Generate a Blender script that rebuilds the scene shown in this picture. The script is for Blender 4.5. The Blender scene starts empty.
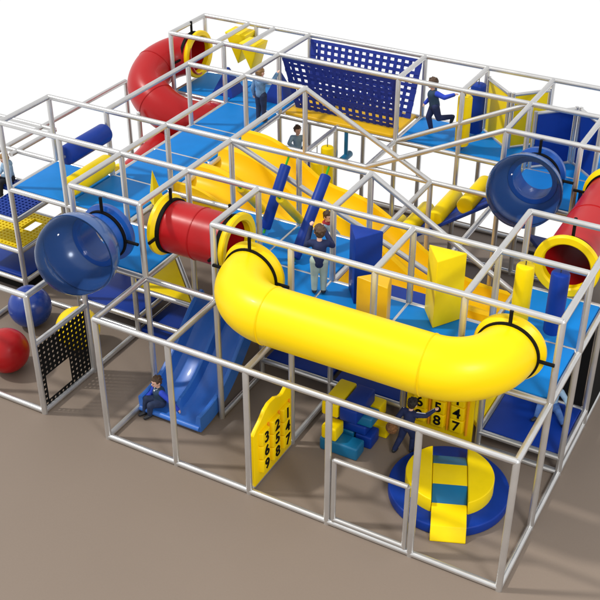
import bpy, bmesh, math, random
from mathutils import Vector, Matrix, Quaternion
random.seed(7)
K = 1.2192                      # one bay of the frame in metres; coordinates below are in bays
PI = math.pi
SC = bpy.context.scene
COL = SC.collection

# ------------------------------------------------------------------ materials
def mat(name, col, rough=.4, metal=0., spec=.5, coat=0., noise=0., nscale=8., bump=0., bscale=60., rvar=0.):
    m = bpy.data.materials.new(name); m.use_nodes = True
    nt = m.node_tree; b = nt.nodes['Principled BSDF']
    b.inputs['Base Color'].default_value = (*col, 1); b.inputs['Roughness'].default_value = rough
    b.inputs['Metallic'].default_value = metal; b.inputs['Specular IOR Level'].default_value = spec
    b.inputs['Coat Weight'].default_value = coat; b.inputs['Coat Roughness'].default_value = .12
    tc = nt.nodes.new('ShaderNodeTexCoord')
    if noise or rvar:
        n = nt.nodes.new('ShaderNodeTexNoise'); n.inputs['Scale'].default_value = nscale; n.inputs['Detail'].default_value = 5
        nt.links.new(tc.outputs['Object'], n.inputs['Vector'])
        if noise:
            r = nt.nodes.new('ShaderNodeMapRange')
            r.inputs['From Min'].default_value = .3; r.inputs['From Max'].default_value = .7
            r.inputs['To Min'].default_value = 1 - noise; r.inputs['To Max'].default_value = 1 + noise
            nt.links.new(n.outputs['Fac'], r.inputs['Value'])
            x = nt.nodes.new('ShaderNodeMix'); x.data_type = 'RGBA'; x.blend_type = 'MULTIPLY'; x.inputs['Factor'].default_value = 1
            x.inputs['A'].default_value = (*col, 1); nt.links.new(r.outputs['Result'], x.inputs['B'])
            nt.links.new(x.outputs['Result'], b.inputs['Base Color'])
        if rvar:
            r2 = nt.nodes.new('ShaderNodeMapRange'); r2.inputs['To Min'].default_value = max(.05, rough - rvar); r2.inputs['To Max'].default_value = rough + rvar
            nt.links.new(n.outputs['Fac'], r2.inputs['Value']); nt.links.new(r2.outputs['Result'], b.inputs['Roughness'])
    if bump:
        n2 = nt.nodes.new('ShaderNodeTexNoise'); n2.inputs['Scale'].default_value = bscale; n2.inputs['Detail'].default_value = 3
        nt.links.new(tc.outputs['Object'], n2.inputs['Vector'])
        bp = nt.nodes.new('ShaderNodeBump'); bp.inputs['Strength'].default_value = bump; bp.inputs['Distance'].default_value = .01
        nt.links.new(n2.outputs['Fac'], bp.inputs['Height']); nt.links.new(bp.outputs['Normal'], b.inputs['Normal'])
    return m

M = dict(
    steel=mat('galvanised_steel', (.62, .615, .605), .3, .75, .5, noise=.06, nscale=3, rvar=.06),
    yellow=mat('yellow_plastic', (.96, .665, .0005), .36, spec=.22, coat=.03, rvar=.06),
    amber=mat('amber_plastic', (.95, .56, .001), .38, spec=.25, rvar=.05),
    red=mat('red_plastic', (.42, .006, .008), .34, spec=.3, coat=.06, rvar=.06),
    blue=mat('blue_plastic', (.006, .04, .28), .28, coat=.12, rvar=.06),
    cobalt=mat('cobalt_plastic', (.006, .085, .4), .3, coat=.1, rvar=.05),
    slideblue=mat('slide_blue_plastic', (.03, .15, .55), .4, coat=.15, rvar=.05),
    bowl=mat('dusty_blue_plastic', (.035, .1, .29), .22, coat=.4),
    navy=mat('navy_vinyl', (.003, .034, .27), .45, spec=.25, noise=.06, nscale=6, bump=.05),
    deck=mat('blue_deck_vinyl', (.001, .19, .57), .55, spec=.2, noise=.05, nscale=4, bump=.06, bscale=25),
    yvinyl=mat('yellow_vinyl', (.93, .68, .001), .42, spec=.22, noise=.03, nscale=6, bump=.05),
    ovinyl=mat('amber_vinyl', (.8, .46, .004), .4, noise=.03, bump=.05),
    teal=mat('teal_vinyl', (.004, .14, .3), .42, noise=.05, nscale=6, bump=.05),
    redvinyl=mat('red_vinyl', (.5, .012, .012), .4, bump=.04),
    black=mat('black_plastic', (.006, .006, .006), .7, spec=.12),
    net=mat('navy_webbing', (.005, .025, .27), .7, bump=.2, bscale=150),
    green=mat('green_rope', (.03, .4, .02), .7),
    cord=mat('grey_cord', (.05, .05, .05), .7),
    skin=mat('skin', (.78, .47, .35), .5, noise=.04),
    hair=mat('brown_hair', (.07, .035, .015), .6, noise=.3, nscale=40, bump=.4, bscale=90),
    hair_b=mat('blond_hair', (.3, .17, .06), .6, noise=.3, nscale=40, bump=.4, bscale=90),
    hair_d=mat('dark_hair', (.018, .014, .012), .6, noise=.3, nscale=40, bump=.4, bscale=90),
    denim=mat('denim', (.05, .13, .36), .8, noise=.2, nscale=14, bump=.2),
    dkdenim=mat('dark_denim', (.016, .03, .08), .8, noise=.25, nscale=14, bump=.2),
    pale=mat('pale_denim', (.27, .41, .55), .8, noise=.18, nscale=12, bump=.2),
    jacket=mat('washed_denim', (.14, .27, .46), .85, noise=.25, nscale=16, bump=.25),
    royal=mat('royal_blue_knit', (.02, .06, .55), .8, noise=.1, bump=.2),
    slate=mat('slate_knit', (.02, .05, .1), .8, noise=.15, bump=.25),
    navycloth=mat('navy_cloth', (.008, .018, .08), .8, noise=.2, bump=.2),
    khaki=mat('pale_green_cotton', (.4, .5, .44), .8, noise=.12, bump=.2),
    darkcloth=mat('black_cloth', (.01, .012, .018), .8, noise=.2, bump=.2),
    white=mat('white_cloth', (.75, .77, .8), .8, bump=.1),
    scarf=mat('red_scarf', (.35, .02, .04), .8, bump=.2),
    brown=mat('brown_plush', (.2, .09, .03), .9, noise=.4, nscale=50, bump=.8, bscale=80),
    shoe=mat('dark_shoe', (.015, .018, .025), .5),
    eye=mat('dark_eye', (.01, .008, .006), .2),
    lip=mat('lip', (.45, .14, .12), .5),
    orange=mat('orange_plastic', (.9, .35, .01), .4),
)
def floor_mat():
    m = bpy.data.materials.new('taupe_floor'); m.use_nodes = True; nt = m.node_tree; b = nt.nodes['Principled BSDF']
    tc = nt.nodes.new('ShaderNodeTexCoord'); n = nt.nodes.new('ShaderNodeTexNoise'); n.inputs['Scale'].default_value = .6; n.inputs['Detail'].default_value = 6
    n2 = nt.nodes.new('ShaderNodeTexNoise'); n2.inputs['Scale'].default_value = 45; n2.inputs['Detail'].default_value = 4
    nt.links.new(tc.outputs['Object'], n.inputs['Vector']); nt.links.new(tc.outputs['Object'], n2.inputs['Vector'])
    mx = nt.nodes.new('ShaderNodeMix'); mx.data_type = 'RGBA'
    mx.inputs['A'].default_value = (.200, .156, .122, 1); mx.inputs['B'].default_value = (.238, .188, .149, 1)
    ad = nt.nodes.new('ShaderNodeMath'); ad.operation = 'ADD'
    ml = nt.nodes.new('ShaderNodeMath'); ml.operation = 'MULTIPLY'; ml.inputs[1].default_value = .5
    ml2 = nt.nodes.new('ShaderNodeMath'); ml2.operation = 'MULTIPLY'; ml2.inputs[1].default_value = .5
    nt.links.new(n.outputs['Fac'], ml.inputs[0]); nt.links.new(n2.outputs['Fac'], ml2.inputs[0])
    nt.links.new(ml.outputs[0], ad.inputs[0]); nt.links.new(ml2.outputs[0], ad.inputs[1])
    nt.links.new(ad.outputs[0], mx.inputs['Factor']); nt.links.new(mx.outputs['Result'], b.inputs['Base Color'])
    bp = nt.nodes.new('ShaderNodeBump'); bp.inputs['Strength'].default_value = .12; bp.inputs['Distance'].default_value = .004
    nt.links.new(n2.outputs['Fac'], bp.inputs['Height']); nt.links.new(bp.outputs['Normal'], b.inputs['Normal'])
    b.inputs['Roughness'].default_value = .62; b.inputs['Specular IOR Level'].default_value = .3
    return m
def dome_mat():
    m = bpy.data.materials.new('blue_tinted_acrylic'); m.use_nodes = True; nt = m.node_tree; nt.nodes.clear()
    o = nt.nodes.new('ShaderNodeOutputMaterial'); t = nt.nodes.new('ShaderNodeBsdfTransparent'); t.inputs['Color'].default_value = (.86, .91, .98, 1)
    p = nt.nodes.new('ShaderNodeBsdfPrincipled'); p.inputs['Base Color'].default_value = (.05, .13, .33, 1); p.inputs['Roughness'].default_value = .05; p.inputs['Coat Weight'].default_value = .3
    f = nt.nodes.new('ShaderNodeFresnel'); f.inputs['IOR'].default_value = 1.45
    a = nt.nodes.new('ShaderNodeMath'); a.operation = 'ADD'; a.inputs[1].default_value = .05; a.use_clamp = True
    x = nt.nodes.new('ShaderNodeMixShader')
    nt.links.new(f.outputs[0], a.inputs[0]); nt.links.new(a.outputs[0], x.inputs[0]); nt.links.new(t.outputs[0], x.inputs[1]); nt.links.new(p.outputs[0], x.inputs[2])
    nt.links.new(x.outputs[0], o.inputs['Surface'])
    return m
M['floor'] = floor_mat(); M['dome'] = dome_mat()

# ------------------------------------------------------------------ mesh building (bay coordinates)
V = Vector
class MB:
    def __init__(s): s.v = []; s.f = []
    def add(s, vs, fs):
        n = len(s.v); s.v += [V(p) for p in vs]; s.f += [tuple(i + n for i in f) for f in fs]; return s
    def box(s, a, b, bev=0., M4=None, seg=3):
        bm = bmesh.new(); bmesh.ops.create_cube(bm, size=1)
        a, b = V(a), V(b)
        for v in bm.verts: v.co = V([(a[i] + b[i]) / 2 + v.co[i] * (b[i] - a[i]) for i in range(3)])
        if bev: bmesh.ops.bevel(bm, geom=bm.edges[:], offset=bev, segments=seg, profile=.5, affect='EDGES')
        if M4: bm.transform(M4)
        bm.verts.index_update(); s.add([v.co.copy() for v in bm.verts], [[v.index for v in f.verts] for f in bm.faces]); bm.free(); return s
    def tube(s, pts, r, seg=14, caps=True, closed=False, up=None):
        pts = [V(p) for p in pts]; n = len(pts); rr = r if isinstance(r, (list, tuple)) else [r] * n
        T = []
        for i in range(n):
            if closed: t = pts[(i + 1) % n] - pts[i - 1]
            else: t = pts[min(i + 1, n - 1)] - pts[max(i - 1, 0)]
            T.append(t.normalized())
        a = V((0, 0, 1)) if abs(T[0].z) < .9 else V((1, 0, 0))
        N = (a - T[0] * a.dot(T[0])).normalized(); vs = []
        for i in range(n):
            if i: N = (N - T[i] * N.dot(T[i])).normalized()
            B = T[i].cross(N)
            for k in range(seg):
                an = 2 * PI * k / seg; vs.append(pts[i] + (N * math.cos(an) + B * math.sin(an)) * rr[i])
        fs = []
        for i in range(n if closed else n - 1):
            j = (i + 1) % n
            for k in range(seg): fs.append((i * seg + k, i * seg + (k + 1) % seg, j * seg + (k + 1) % seg, j * seg + k))
        if caps and not closed:
            fs.append(tuple(range(seg))[::-1]); fs.append(tuple((n - 1) * seg + k for k in range(seg)))
        return s.add(vs, fs)
    def lathe(s, prof, c, ax, seg=40):      # prof: (radius, distance along axis)
        ax = V(ax).normalized(); a = V((0, 0, 1)) if abs(ax.z) < .9 else V((1, 0, 0))
        N = (a - ax * a.dot(ax)).normalized(); B = ax.cross(N); c = V(c); vs = []
        for r, h in prof:
            for k in range(seg):
                an = 2 * PI * k / seg; vs.append(c + ax * h + (N * math.cos(an) + B * math.sin(an)) * r)
        fs = []
        for i in range(len(prof) - 1):
            for k in range(seg): fs.append((i * seg + k, i * seg + (k + 1) % seg, (i + 1) * seg + (k + 1) % seg, (i + 1) * seg + k))
        return s.add(vs, fs)
    def rod(s, p, q, r, rnd=.02, seg=24):   # padded cylinder with rounded ends
        p, q = V(p), V(q); L = (q - p).length
        pr = [(.0001, 0), (r - rnd, 0), (r - rnd * .3, rnd * .3), (r, rnd), (r, L - rnd), (r - rnd * .3, L - rnd * .3), (r - rnd, L), (.0001, L)]
        return s.lathe(pr, p, q - p, seg)
    def sphere(s, c, r, seg=32, ax=(0, 0, 1), t0=0., t1=PI, scale=(1, 1, 1)):
        n = max(6, seg // 2); pr = [(max(.0001, r * math.sin(t0 + (t1 - t0) * i / n)), -r * math.cos(t0 + (t1 - t0) * i / n)) for i in range(n + 1)]
        k = len(s.v); s.lathe(pr, (0, 0, 0), ax, seg)
        for i in range(k, len(s.v)): s.v[i] = V((s.v[i].x * scale[0] + c[0], s.v[i].y * scale[1] + c[1], s.v[i].z * scale[2] + c[2]))
        return s
    def prism(s, poly, d, bev=0.):          # poly: list of 3-D points, d: extrusion vector
        bm = bmesh.new(); d = V(d); a = [bm.verts.new(p) for p in poly]; b = [bm.verts.new(V(p) + d) for p in poly]; n = len(poly)
        bm.faces.new(a[::-1]); bm.faces.new(b)
        for i in range(n): bm.faces.new((a[i], a[(i + 1) % n], b[(i + 1) % n], b[i]))
        bmesh.ops.recalc_face_normals(bm, faces=bm.faces[:])
        if bev: bmesh.ops.bevel(bm, geom=bm.edges[:], offset=bev, segments=3, profile=.5, affect='EDGES')
        bm.verts.index_update(); s.add([v.co.copy() for v in bm.verts], [[v.index for v in f.verts] for f in bm.faces]); bm.free(); return s
    def perf(s, o, u, v, nu, nv, t, hole=.55, skip=None):   # perforated sheet
        o, u, v, t = V(o), V(u), V(v), V(t)
        for i in range(nu):
            for j in range(nv):
                if skip and skip((i + .5) / nu, (j + .5) / nv): continue
                q = []
                for lay in (0, 1):
                    for (x, y) in ((0, 0), (.5, 0), (1, 0), (1, .5), (1, 1), (.5, 1), (0, 1), (0, .5)): q.append(o + u * ((i + x) / nu) + v * ((j + y) / nv) + t * lay)
                    for k in range(8):
                        an = PI * 1.25 + k * PI / 4
                        q.append(o + u * ((i + .5 + hole / 2 * math.cos(an)) / nu) + v * ((j + .5 + hole / 2 * math.sin(an)) / nv) + t * lay)
                fs = []
                for k in range(8):
                    l = (k + 1) % 8
                    fs += [(k, 8 + k, 8 + l, l), (16 + k, 16 + l, 24 + l, 24 + k), (8 + k, 24 + k, 24 + l, 8 + l), (k, l, 16 + l, 16 + k)]
                s.add(q, fs)
        return s
    def sweep(s, path, sec):                # path: list of (origin, normal, across); sec(i) -> closed list of (across, normal) offsets
        n = None; vs = []; m = len(path)
        for i, (o, nn, ac) in enumerate(path):
            sc_ = sec(i / (m - 1)); n = len(sc_)
            for a, h in sc_: vs.append(V(o) + V(ac) * a + V(nn) * h)
        fs = [tuple(range(n))[::-1], tuple((m - 1) * n + k for k in range(n))]
        for i in range(m - 1):
            for k in range(n): fs.append((i * n + k, i * n + (k + 1) % n, (i + 1) * n + (k + 1) % n, (i + 1) * n + k))
        return s.add(vs, fs)
    def obj(s, name, m, parent=None, label=None, cat=None, group=None, kind=None, ang=35, metres=False):
        me = bpy.data.meshes.new(name)
        k = 1 if metres else K
        vs = [p * k for p in s.v]
        if parent is not None: org = ORG[parent.name]
        else:
            lo = [min(p[i] for p in vs) for i in range(3)]; hi = [max(p[i] for p in vs) for i in range(3)]
            org = V(((lo[0] + hi[0]) / 2, (lo[1] + hi[1]) / 2, lo[2]))
        me.from_pydata([p - org for p in vs], [], s.f)
        bm = bmesh.new(); bm.from_mesh(me); bmesh.ops.recalc_face_normals(bm, faces=bm.faces[:]); bm.to_mesh(me); bm.free()
        me.shade_smooth(); me.set_sharp_from_angle(angle=math.radians(ang)); me.update()
        me.materials.append(M[m] if isinstance(m, str) else m)
        o = bpy.data.objects.new(name, me); COL.objects.link(o)
        if parent is not None: o.parent = parent; ORG[o.name] = org
        else: o.location = org; ORG[o.name] = org
        tag(o, label, cat, group, kind); return o
ORG = {}
def tag(o, label=None, cat=None, group=None, kind=None):
    if label: o['label'] = label
    if cat: o['category'] = cat
    if group: o['group'] = group
    if kind: o['kind'] = kind
def thing(name, label, cat, loc, group=None):
    o = bpy.data.objects.new(name, None); COL.objects.link(o); o.empty_display_size = .1
    o.location = V(loc) * K; ORG[o.name] = V(loc) * K; tag(o, label, cat, group); return o

# ------------------------------------------------------------------ ground
g = MB(); g.add([(-4.22, -14, 0), (22, -14, 0), (22, 7.18, 0), (-4.22, 7.18, 0)], [(0, 1, 2, 3)])
g.obj('ground', 'floor', kind='structure', label='flat taupe floor under the play structure')

# ------------------------------------------------------------------ frames
RB = .037
def bars(root, name, segs, r=RB):
    for a, b in segs:
        a, b = V(a), V(b)
        m = MB()
        if name == 'post': m.tube([a, b, b + V((0, 0, .018)), b + V((0, 0, .03))], [r, r, r * .8, r * .35], 16)
        else: m.tube([a, b], r, 16)
        m.obj(name, 'steel', root)
def runx(y, z, x0, x1): return [((x, y, z), (x + 1, y, z)) for x in range(x0, x1)]
def runy(x, z, y0, y1): return [((x, y, z), (x, y + 1, z)) for y in range(y0, y1)]
def posts(l): return [((x, y, z0), (x, y, z1)) for x, y, z0, z1 in l]
Z0 = .037; A = 1.75; T = 2.75

f = thing('climbing_structure', 'grey steel pipe cage of the front enclosure around the slide and round climber', 'play structure', (2.5, 0, 0))
bars(f, 'post', posts([(x, 0, 0, A) for x in range(6)]))
bars(f, 'rail', runx(0, Z0, 0, 5) + runx(0, A, 0, 5) + [((0, 0, Z0), (0, 1, Z0)), ((5, 0, Z0), (5, 1, Z0)), ((2, 0, Z0), (2, 1, Z0)), ((2, 1, Z0), (2, 2, Z0)), ((1, 1, Z0), (1, 2, Z0)),
     ((0, 0, A), (0, 1, A)), ((1, 0, A), (1, 1, A)), ((2, 0, A), (2, 1, A)), ((5, 0, A), (5, 1, A)), ((0, 1, Z0), (0, 2, Z0)), ((5, 1, Z0), (5, 2, Z0))])
gt = thing('entry_gate', 'low steel entry gate in the front cage before the round climber', 'gate', (3.5, 0, 0))
bars(gt, 'stile', [((3.075, 0, .08), (3.075, 0, .95)), ((3.925, 0, .08), (3.925, 0, .95))], .028)
bars(gt, 'crossbar', [((3.075, 0, .95), (3.925, 0, .95)), ((3.075, 0, .1), (3.925, 0, .1))], .028)

f = thing('climbing_structure', 'two storey grey pipe frame carrying the front decks and long yellow tube', 'play structure', (2, 1.5, 0))
bars(f, 'post', posts([(x, 1, 0, T) for x in (-1, 0, 1, 2, 5)] + [(3, 1, A, T), (4, 1, A, T)] + [(x, 2, 0, T) for x in range(-1, 6)] +
     [(-1, 3, 0, T), (0, 3, 0, T), (1, 3, 0, T), (2, 3, 0, T), (4, 3, 0, T), (5, 3, 0, T), (3, 3, 0, A)]))
bars(f, 'rail', runx(1, T, -1, 0) + runx(1, T, 1, 5) + runx(2, T, -1, 5) + runx(3, T, -1, 2) + runx(3, T, 4, 5) +
     [((x, 1, T), (x, 2, T)) for x in (-1, 0, 1, 3, 4, 5)] + [((x, 2, T), (x, 3, T)) for x in (-1, 0, 2, 4, 5)] +
     runx(1, A, -1, 5) + runx(2, A, -1, 5) + runx(3, A, -1, 2) + runx(3, A, 4, 5) +
     [((x, 1, A), (x, 2, A)) for x in (-1, 0, 1, 2, 3, 4, 5)] + [((x, 2, A), (x, 3, A)) for x in (-1, 0, 1, 2, 4, 5)] +
     runx(2, .25, -2, 0) + runx(2, .25, 1, 3) + runx(2, .25, 4, 5) + [((5, 2, .25), (5, 3, .25)), ((4, 2, .25), (4, 3, .25)), ((-1, 2, .25), (-1, 3, .25)), ((4, 3, .25), (5, 3, .25)), ((-1, 2, Z0), (-1, 3, Z0)),
      ((4, 2, Z0), (5, 2, Z0)), ((5, 2, Z0), (5, 3, Z0)), ((5, 3, Z0), (5, 4, Z0)), ((-1, 2, .75), (0, 2, .75)), ((0, 2, .75), (-1, 3, .75))])
bars(f, 'brace', [((0, 3, T), (3.0, 3, 1.52)), ((2, 3, T), (3.95, 3, 1.62))])

f = thing('climbing_structure', 'grey pipe cage at the left around the big coloured balls', 'play structure', (-2.5, .5, 0))
bars(f, 'post', posts([(-1, 0, 0, A), (-2, 0, 0, A), (-3, 0, 0, A)]))
bars(f, 'rail', runx(0, Z0, -3, -1) + runx(0, A, -3, -1) + [((-1, 0, A), (-1, 1, A)), ((-1, 0, Z0), (-1, 1, Z0)), ((-1, 0, 1.05), (-1, 1, 1.05)), ((-3, 1, Z0), (-3, 2, Z0)), ((-1, 1, Z0), (-1, 2, Z0))] + runx(2, Z0, -3, -1))

f = thing('climbing_structure', 'tall grey pipe tower at the left end with step platforms and padded rollers', 'play structure', (-3, 2.5, 0))
bars(f, 'post', posts([(-3, 2, 0, T), (-2, 2, 0, T), (-3, 3, 0, T), (-2, 3, 0, T), (-4, 2, 0, A), (-4, 3, 0, A), (-2, 4, 0, A), (-3, 5, 0, A), (-4, 6, 0, A)]))
bars(f, 'rail', runx(2, T, -3, -1) + runx(3, T, -3, -1) + [((-3, 2, T), (-3, 3, T))] + runx(2, A, -3, -1) + runx(3, A, -4, -1) + [((-3, 2, A), (-3, 3, A))] +
     runy(-4, A, 2, 6) + [((-3.75, 2.86, A), (-3.75, 3.86, A)), ((-5, 3.86, A), (-3.75, 3.86, A))] +
     [((-4, 2, h), (-3, 2, h)) for h in (.25, .75, 1.25)] + [((-3, 2, h), (-3, 3, h)) for h in (.25, .75, 1.25)] + [((-4, 3, h), (-3, 3, h)) for h in (.75, 1.25)])

f = thing('climbing_structure', 'grey pipe frame of the rear left gallery beside the red spiral slide', 'play structure', (-2, 6, 0))
bars(f, 'post', posts([(-2, 5, 0, T), (-1, 5, 0, T), (-3, 6, 0, T), (-2, 6, 0, T), (-1, 6, 0, T), (-3, 7, 0, T), (-2, 7, 0, T), (-1, 7, 0, T)]))
bars(f, 'rail', runx(5, T, -2, 0) + runx(6, T, -3, -1) + runx(7, T, -3, -1) + runy(-2, T, 3, 6) + runy(-1, T, 3, 7) + [((-3, 6, T), (-3, 7, T)), ((0, 3, T), (0, 4, T)), ((0, 4, T), (0, 5, T))] +
     [((-2.13, 6, T), (-2.13, 7, T)), ((-1.65, 6, T), (-1.65, 7, T))] +
     runy(-2, A, 3, 6) + runy(-1, A, 3, 7) + runx(6, A, -3, -1) + runx(7, A, -3, -1) + [((-3, 6, A), (-3, 7, A)), ((-2, 5, A), (-1, 5, A)), ((-2, 4, A), (-1, 4, A))])

f = thing('climbing_structure', 'long grey pipe frame at the back holding the rope net bridge and maze', 'play structure', (2, 6, 0))
bars(f, 'post', posts([(0, 5, 0, T), (2, 5, 0, A), (3, 5, 0, T), (4, 5, 0, T), (5, 5, 0, T), (0, 6, 0, A), (1, 6, 0, T), (2, 6, 0, T), (3, 6, 0, T), (4, 6, 0, T), (5, 6, 0, T),
     (0, 7, 0, A), (1, 7, 0, T), (2, 7, 0, T), (3, 7, 0, T), (4, 7, 0, T), (5, 7, 0, T)]))
bars(f, 'rail', runx(6, T, -1, 5) + runx(7, T, -1, 5) + runx(5, T, 3, 5) + [((x, 6, T), (x, 7, T)) for x in (1, 2, 3, 4, 5)] + [((3, 5, T), (3, 6, T)), ((4, 5, T), (4, 6, T))] +
     runx(6, A, -1, 5) + runx(7, A, -1, 5) + runx(5, A, -1, 5) + [((0, 5, A), (0, 6, A)), ((1, 5, A), (1, 6, A)), ((3, 5, A), (3, 6, A)), ((4, 5, A), (4, 6, A)), ((1, 6, A), (1, 7, A)), ((0, 6, A), (0, 7, A))] +
     runy(2, A, 3, 5) + runy(3, A, 3, 5) + runx(5, Z0, 0, 4) + runx(6, Z0, 0, 4) + runx(7, Z0, -2, 4))
bars(f, 'brace', [((0, 5, T), (2, 5, A)), ((1, 5, A), (3, 5, T)), ((1, 6, A), (3, 6, T))])

# ------------------------------------------------------------------ decks
D = [(-1, 1), (1, 1), (2, 1), (3, 1), (4, 1), (-3, 2), (-2, 2), (-1 - 100, 2), (0, 2), (1, 2), (4, 2), (-2, 3), (-2, 4), (-2, 5), (3, 5), (4, 5), (-3, 6), (-2, 6), (1, 6), (2, 6), (3, 6), (4, 6)]
D = [d for d in D if d[0] > -50]
DL = {(-1, 1): 'bright blue vinyl deck behind the left see-through bubble', (1, 1): 'bright blue deck where the long yellow tube starts, by the red tube',
      (2, 1): 'bright blue deck in front under the navy three-sided pad', (3, 1): 'bright blue deck in front under the tall yellow three-sided pad',
      (4, 1): 'bright blue deck in the front right corner where the yellow tube ends', (-3, 2): 'bright blue deck at the far left corner above the perforated step platforms',
      (-2, 2): 'bright blue deck right of the padded yellow roller', (0, 2): 'bright blue deck behind the short red tube beside the leaning logs',
      (1, 2): 'bright blue deck under the crossed navy and olive logs', (4, 2): 'bright blue deck before the mouth of the long red tube at right',
      (-2, 3): 'bright blue deck strip at the top of the yellow slide, nearest bay', (-2, 4): 'bright blue deck strip at the top of the yellow slide, farther bay',
      (-2, 5): 'bright blue deck under the child in the denim jacket', (3, 5): 'bright blue deck behind the right see-through bubble',
      (4, 5): 'bright blue deck at the far end of the right red tube', (-3, 6): 'bright blue deck at the yellow mouth of the red spiral slide',
      (-2, 6): 'bright blue deck under the hanging yellow wedges', (1, 6): 'bright blue deck under the running child', (2, 6): 'bright blue deck below the yellow maze panels',
      (3, 6): 'bright blue deck between the yellow and navy maze panels', (4, 6): 'bright blue deck in the back right corner behind the navy maze panels'}
for (x, y) in D:
    i = lambda a, b: .012 if (a, b) in D else .04
    x0, x1, y0, y1 = x + i(x - 1, y), x + 1 - i(x + 1, y), y + i(x, y - 1), y + 1 - i(x, y + 1)
    MB().box((x0, y0, A - .03), (x1, y1, A + .036), .012).obj('deck_pad', 'deck', label=DL[(x, y)], cat='deck', group='bright blue deck pads')
def lowdeck(poly, z, m, label, t=.07):
    MB().prism([(a, b, z - t + .03) for a, b in poly], (0, 0, t), .012).obj('low_platform', m, label=label, cat='platform', group='low padded platforms')
lowdeck([(-1.96, 2.04), (-1.04, 2.04), (-1.04, 2.96), (-1.96, 2.96)], .25, 'navy', 'low navy platform under the left bubble')
lowdeck([(1.04, 2.04), (1.96, 2.04), (1.96, 2.96), (1.04, 2.96)], .25, 'navy', 'low navy platform under the yellow tube nearer the blue slide')
lowdeck([(2.04, 2.04), (2.96, 2.04), (2.96, 2.96), (2.04, 2.96)], .25, 'navy', 'low navy platform behind the stacked foam blocks')
lowdeck([(4.04, 2.04), (4.96, 2.04), (4.96, 2.96), (4.04, 2.96)], .25, 'navy', 'low navy platform under the sitting child in blue jeans at right')
lowdeck([(-.97, 2.02), (.3, 2.02), (.3, 3.2), (-.97, 3.2)], .06, 'navy', 'navy floor mat beside the top of the blue double slide', .085)
lowdeck([(-.96, 2.04), (-.1, 2.04), (-.96, 2.9)], .75, 'yvinyl', 'yellow corner platform below the short red tube')
lowdeck([(.04, 2.06), (.96, 2.06), (.96, 2.96), (.04, 2.96)], .75, 'yvinyl', 'yellow platform at the top of the blue double slide')
lowdeck([(3.96, 2.06), (3.96, 2.95), (3.1, 2.95)], .25, 'yvinyl', 'yellow corner platform beside the sitting child in blue jeans')
lowdeck([(2.04, 2.06), (2.96, 2.06), (2.96, 2.96), (2.04, 2.96)], 1.27, 'navy', 'raised navy platform behind the navy three-sided pad')
lowdeck([(-1.4, 6.2), (-.6, 6.2), (-.6, 6.9), (-1.4, 6.9)], .48, 'navy', 'low navy platform under the child in the pale shirt behind the yellow slide')
lowdeck([(3.96, 5.06), (3.96, 5.96), (3.2, 5.96)], .75, 'navy', 'navy corner platform under the right bubble')
def plat(z, m, label, skip):
    t = thing('perforated_platform', label, 'platform', (-3.5, 2.5, z), 'perforated step platforms')
    MB().perf((-3.96, 2.04, z - .02), (.92, 0, 0), (0, .92, 0), 14, 14, (0, 0, .05), .58, skip).obj('perforated_sheet', m, t)
plat(.75, 'yvinyl', 'yellow perforated step platform with a square climb hole', lambda u, v: .55 < u < .82 and .5 < v < .86)
plat(1.25, 'navy', 'navy perforated step platform beside the seated child', lambda u, v: u < .38 and .2 < v < .72)
lowdeck([(-3.96, 2.04), (-3.04, 2.04), (-3.04, 2.96), (-3.96, 2.96)], .27, 'navy', 'navy bottom step under the perforated yellow platform', .06)
k = thing('black_skirt', 'black panels closing the base below the navy bottom step', 'panel', (-3.5, 2.5, 0))
MB().box((-3.95, 2.035, .07), (-3.05, 2.055, .2)).obj('front_panel', 'black', k); MB().box((-3.05, 2.06, .07), (-3.03, 2.95, .2)).obj('side_panel', 'black', k)

# ------------------------------------------------------------------ tubes
def smooth_path(pts, n=60):
    pts = [V(p) for p in pts]; P = [pts[0] * 2 - pts[1]] + pts + [pts[-1] * 2 - pts[-2]]; out = []
    m = len(pts) - 1
    for i in range(n + 1):
        s_ = i / n * m; k_ = min(int(s_), m - 1); t = s_ - k_
        a, b, c, d = P[k_:k_ + 4]
        out.append(.5 * (2 * b + (c - a) * t + (2 * a - 5 * b + 4 * c - d) * t * t + (3 * b - a - 3 * c + d) * t ** 3))
    return out
TR = .32
def tube_thing(root, path, m, seams=(), r=TR):
    o = MB(); o.tube(path, r, 48, caps=False); o.tube(path, r - .022, 48, caps=False)
    n = 48
    L = len(path)                       # close the rims
    for e in (0, L - 1): o.f += [(e * n + k_, e * n + (k_ + 1) % n, L * n + e * n + (k_ + 1) % n, L * n + e * n + k_) for k_ in range(n)]
    for s_ in seams:
        t = (path[s_ + 1] - path[s_ - 1]).normalized()
        o.lathe([(r - .005, -.009), (r + .007, -.006), (r + .007, -.0015), (r - .006, 0), (r + .007, .0015), (r + .007, .006), (r - .005, .009)], path[s_], t, 48)
    return o.obj('tube', m, root)
def flange(root, c, ax, m='yellow', r=TR, w=.062, d=.07):   # collar at a mouth; ax points into the opening side
    MB().lathe([(r - .04, -d), (r + .01, -d), (r + w, -.02), (r + w, .02), (r + w - .015, .035), (r - .02, .035), (r - .04, .01), (r - .04, -d)], c, ax, 56).obj('flange_ring', m, root)
def strap(root, c, ax, r=TR, arms=(), off=-.06, w=.03):
    c = V(c) + V(ax).normalized() * off
    MB().lathe([(r - .002, -w / 2), (r + .022, -w / 2), (r + .022, w / 2), (r - .002, w / 2), (r - .002, -w / 2)], c, ax, 56).obj('clamp_band', 'black', root)
    for d, L in arms:
        d = V(d).normalized(); MB().tube([c + d * (r + .005), c + d * (r + L)], .02, 8).obj('clamp_bracket', 'black', root)

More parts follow.
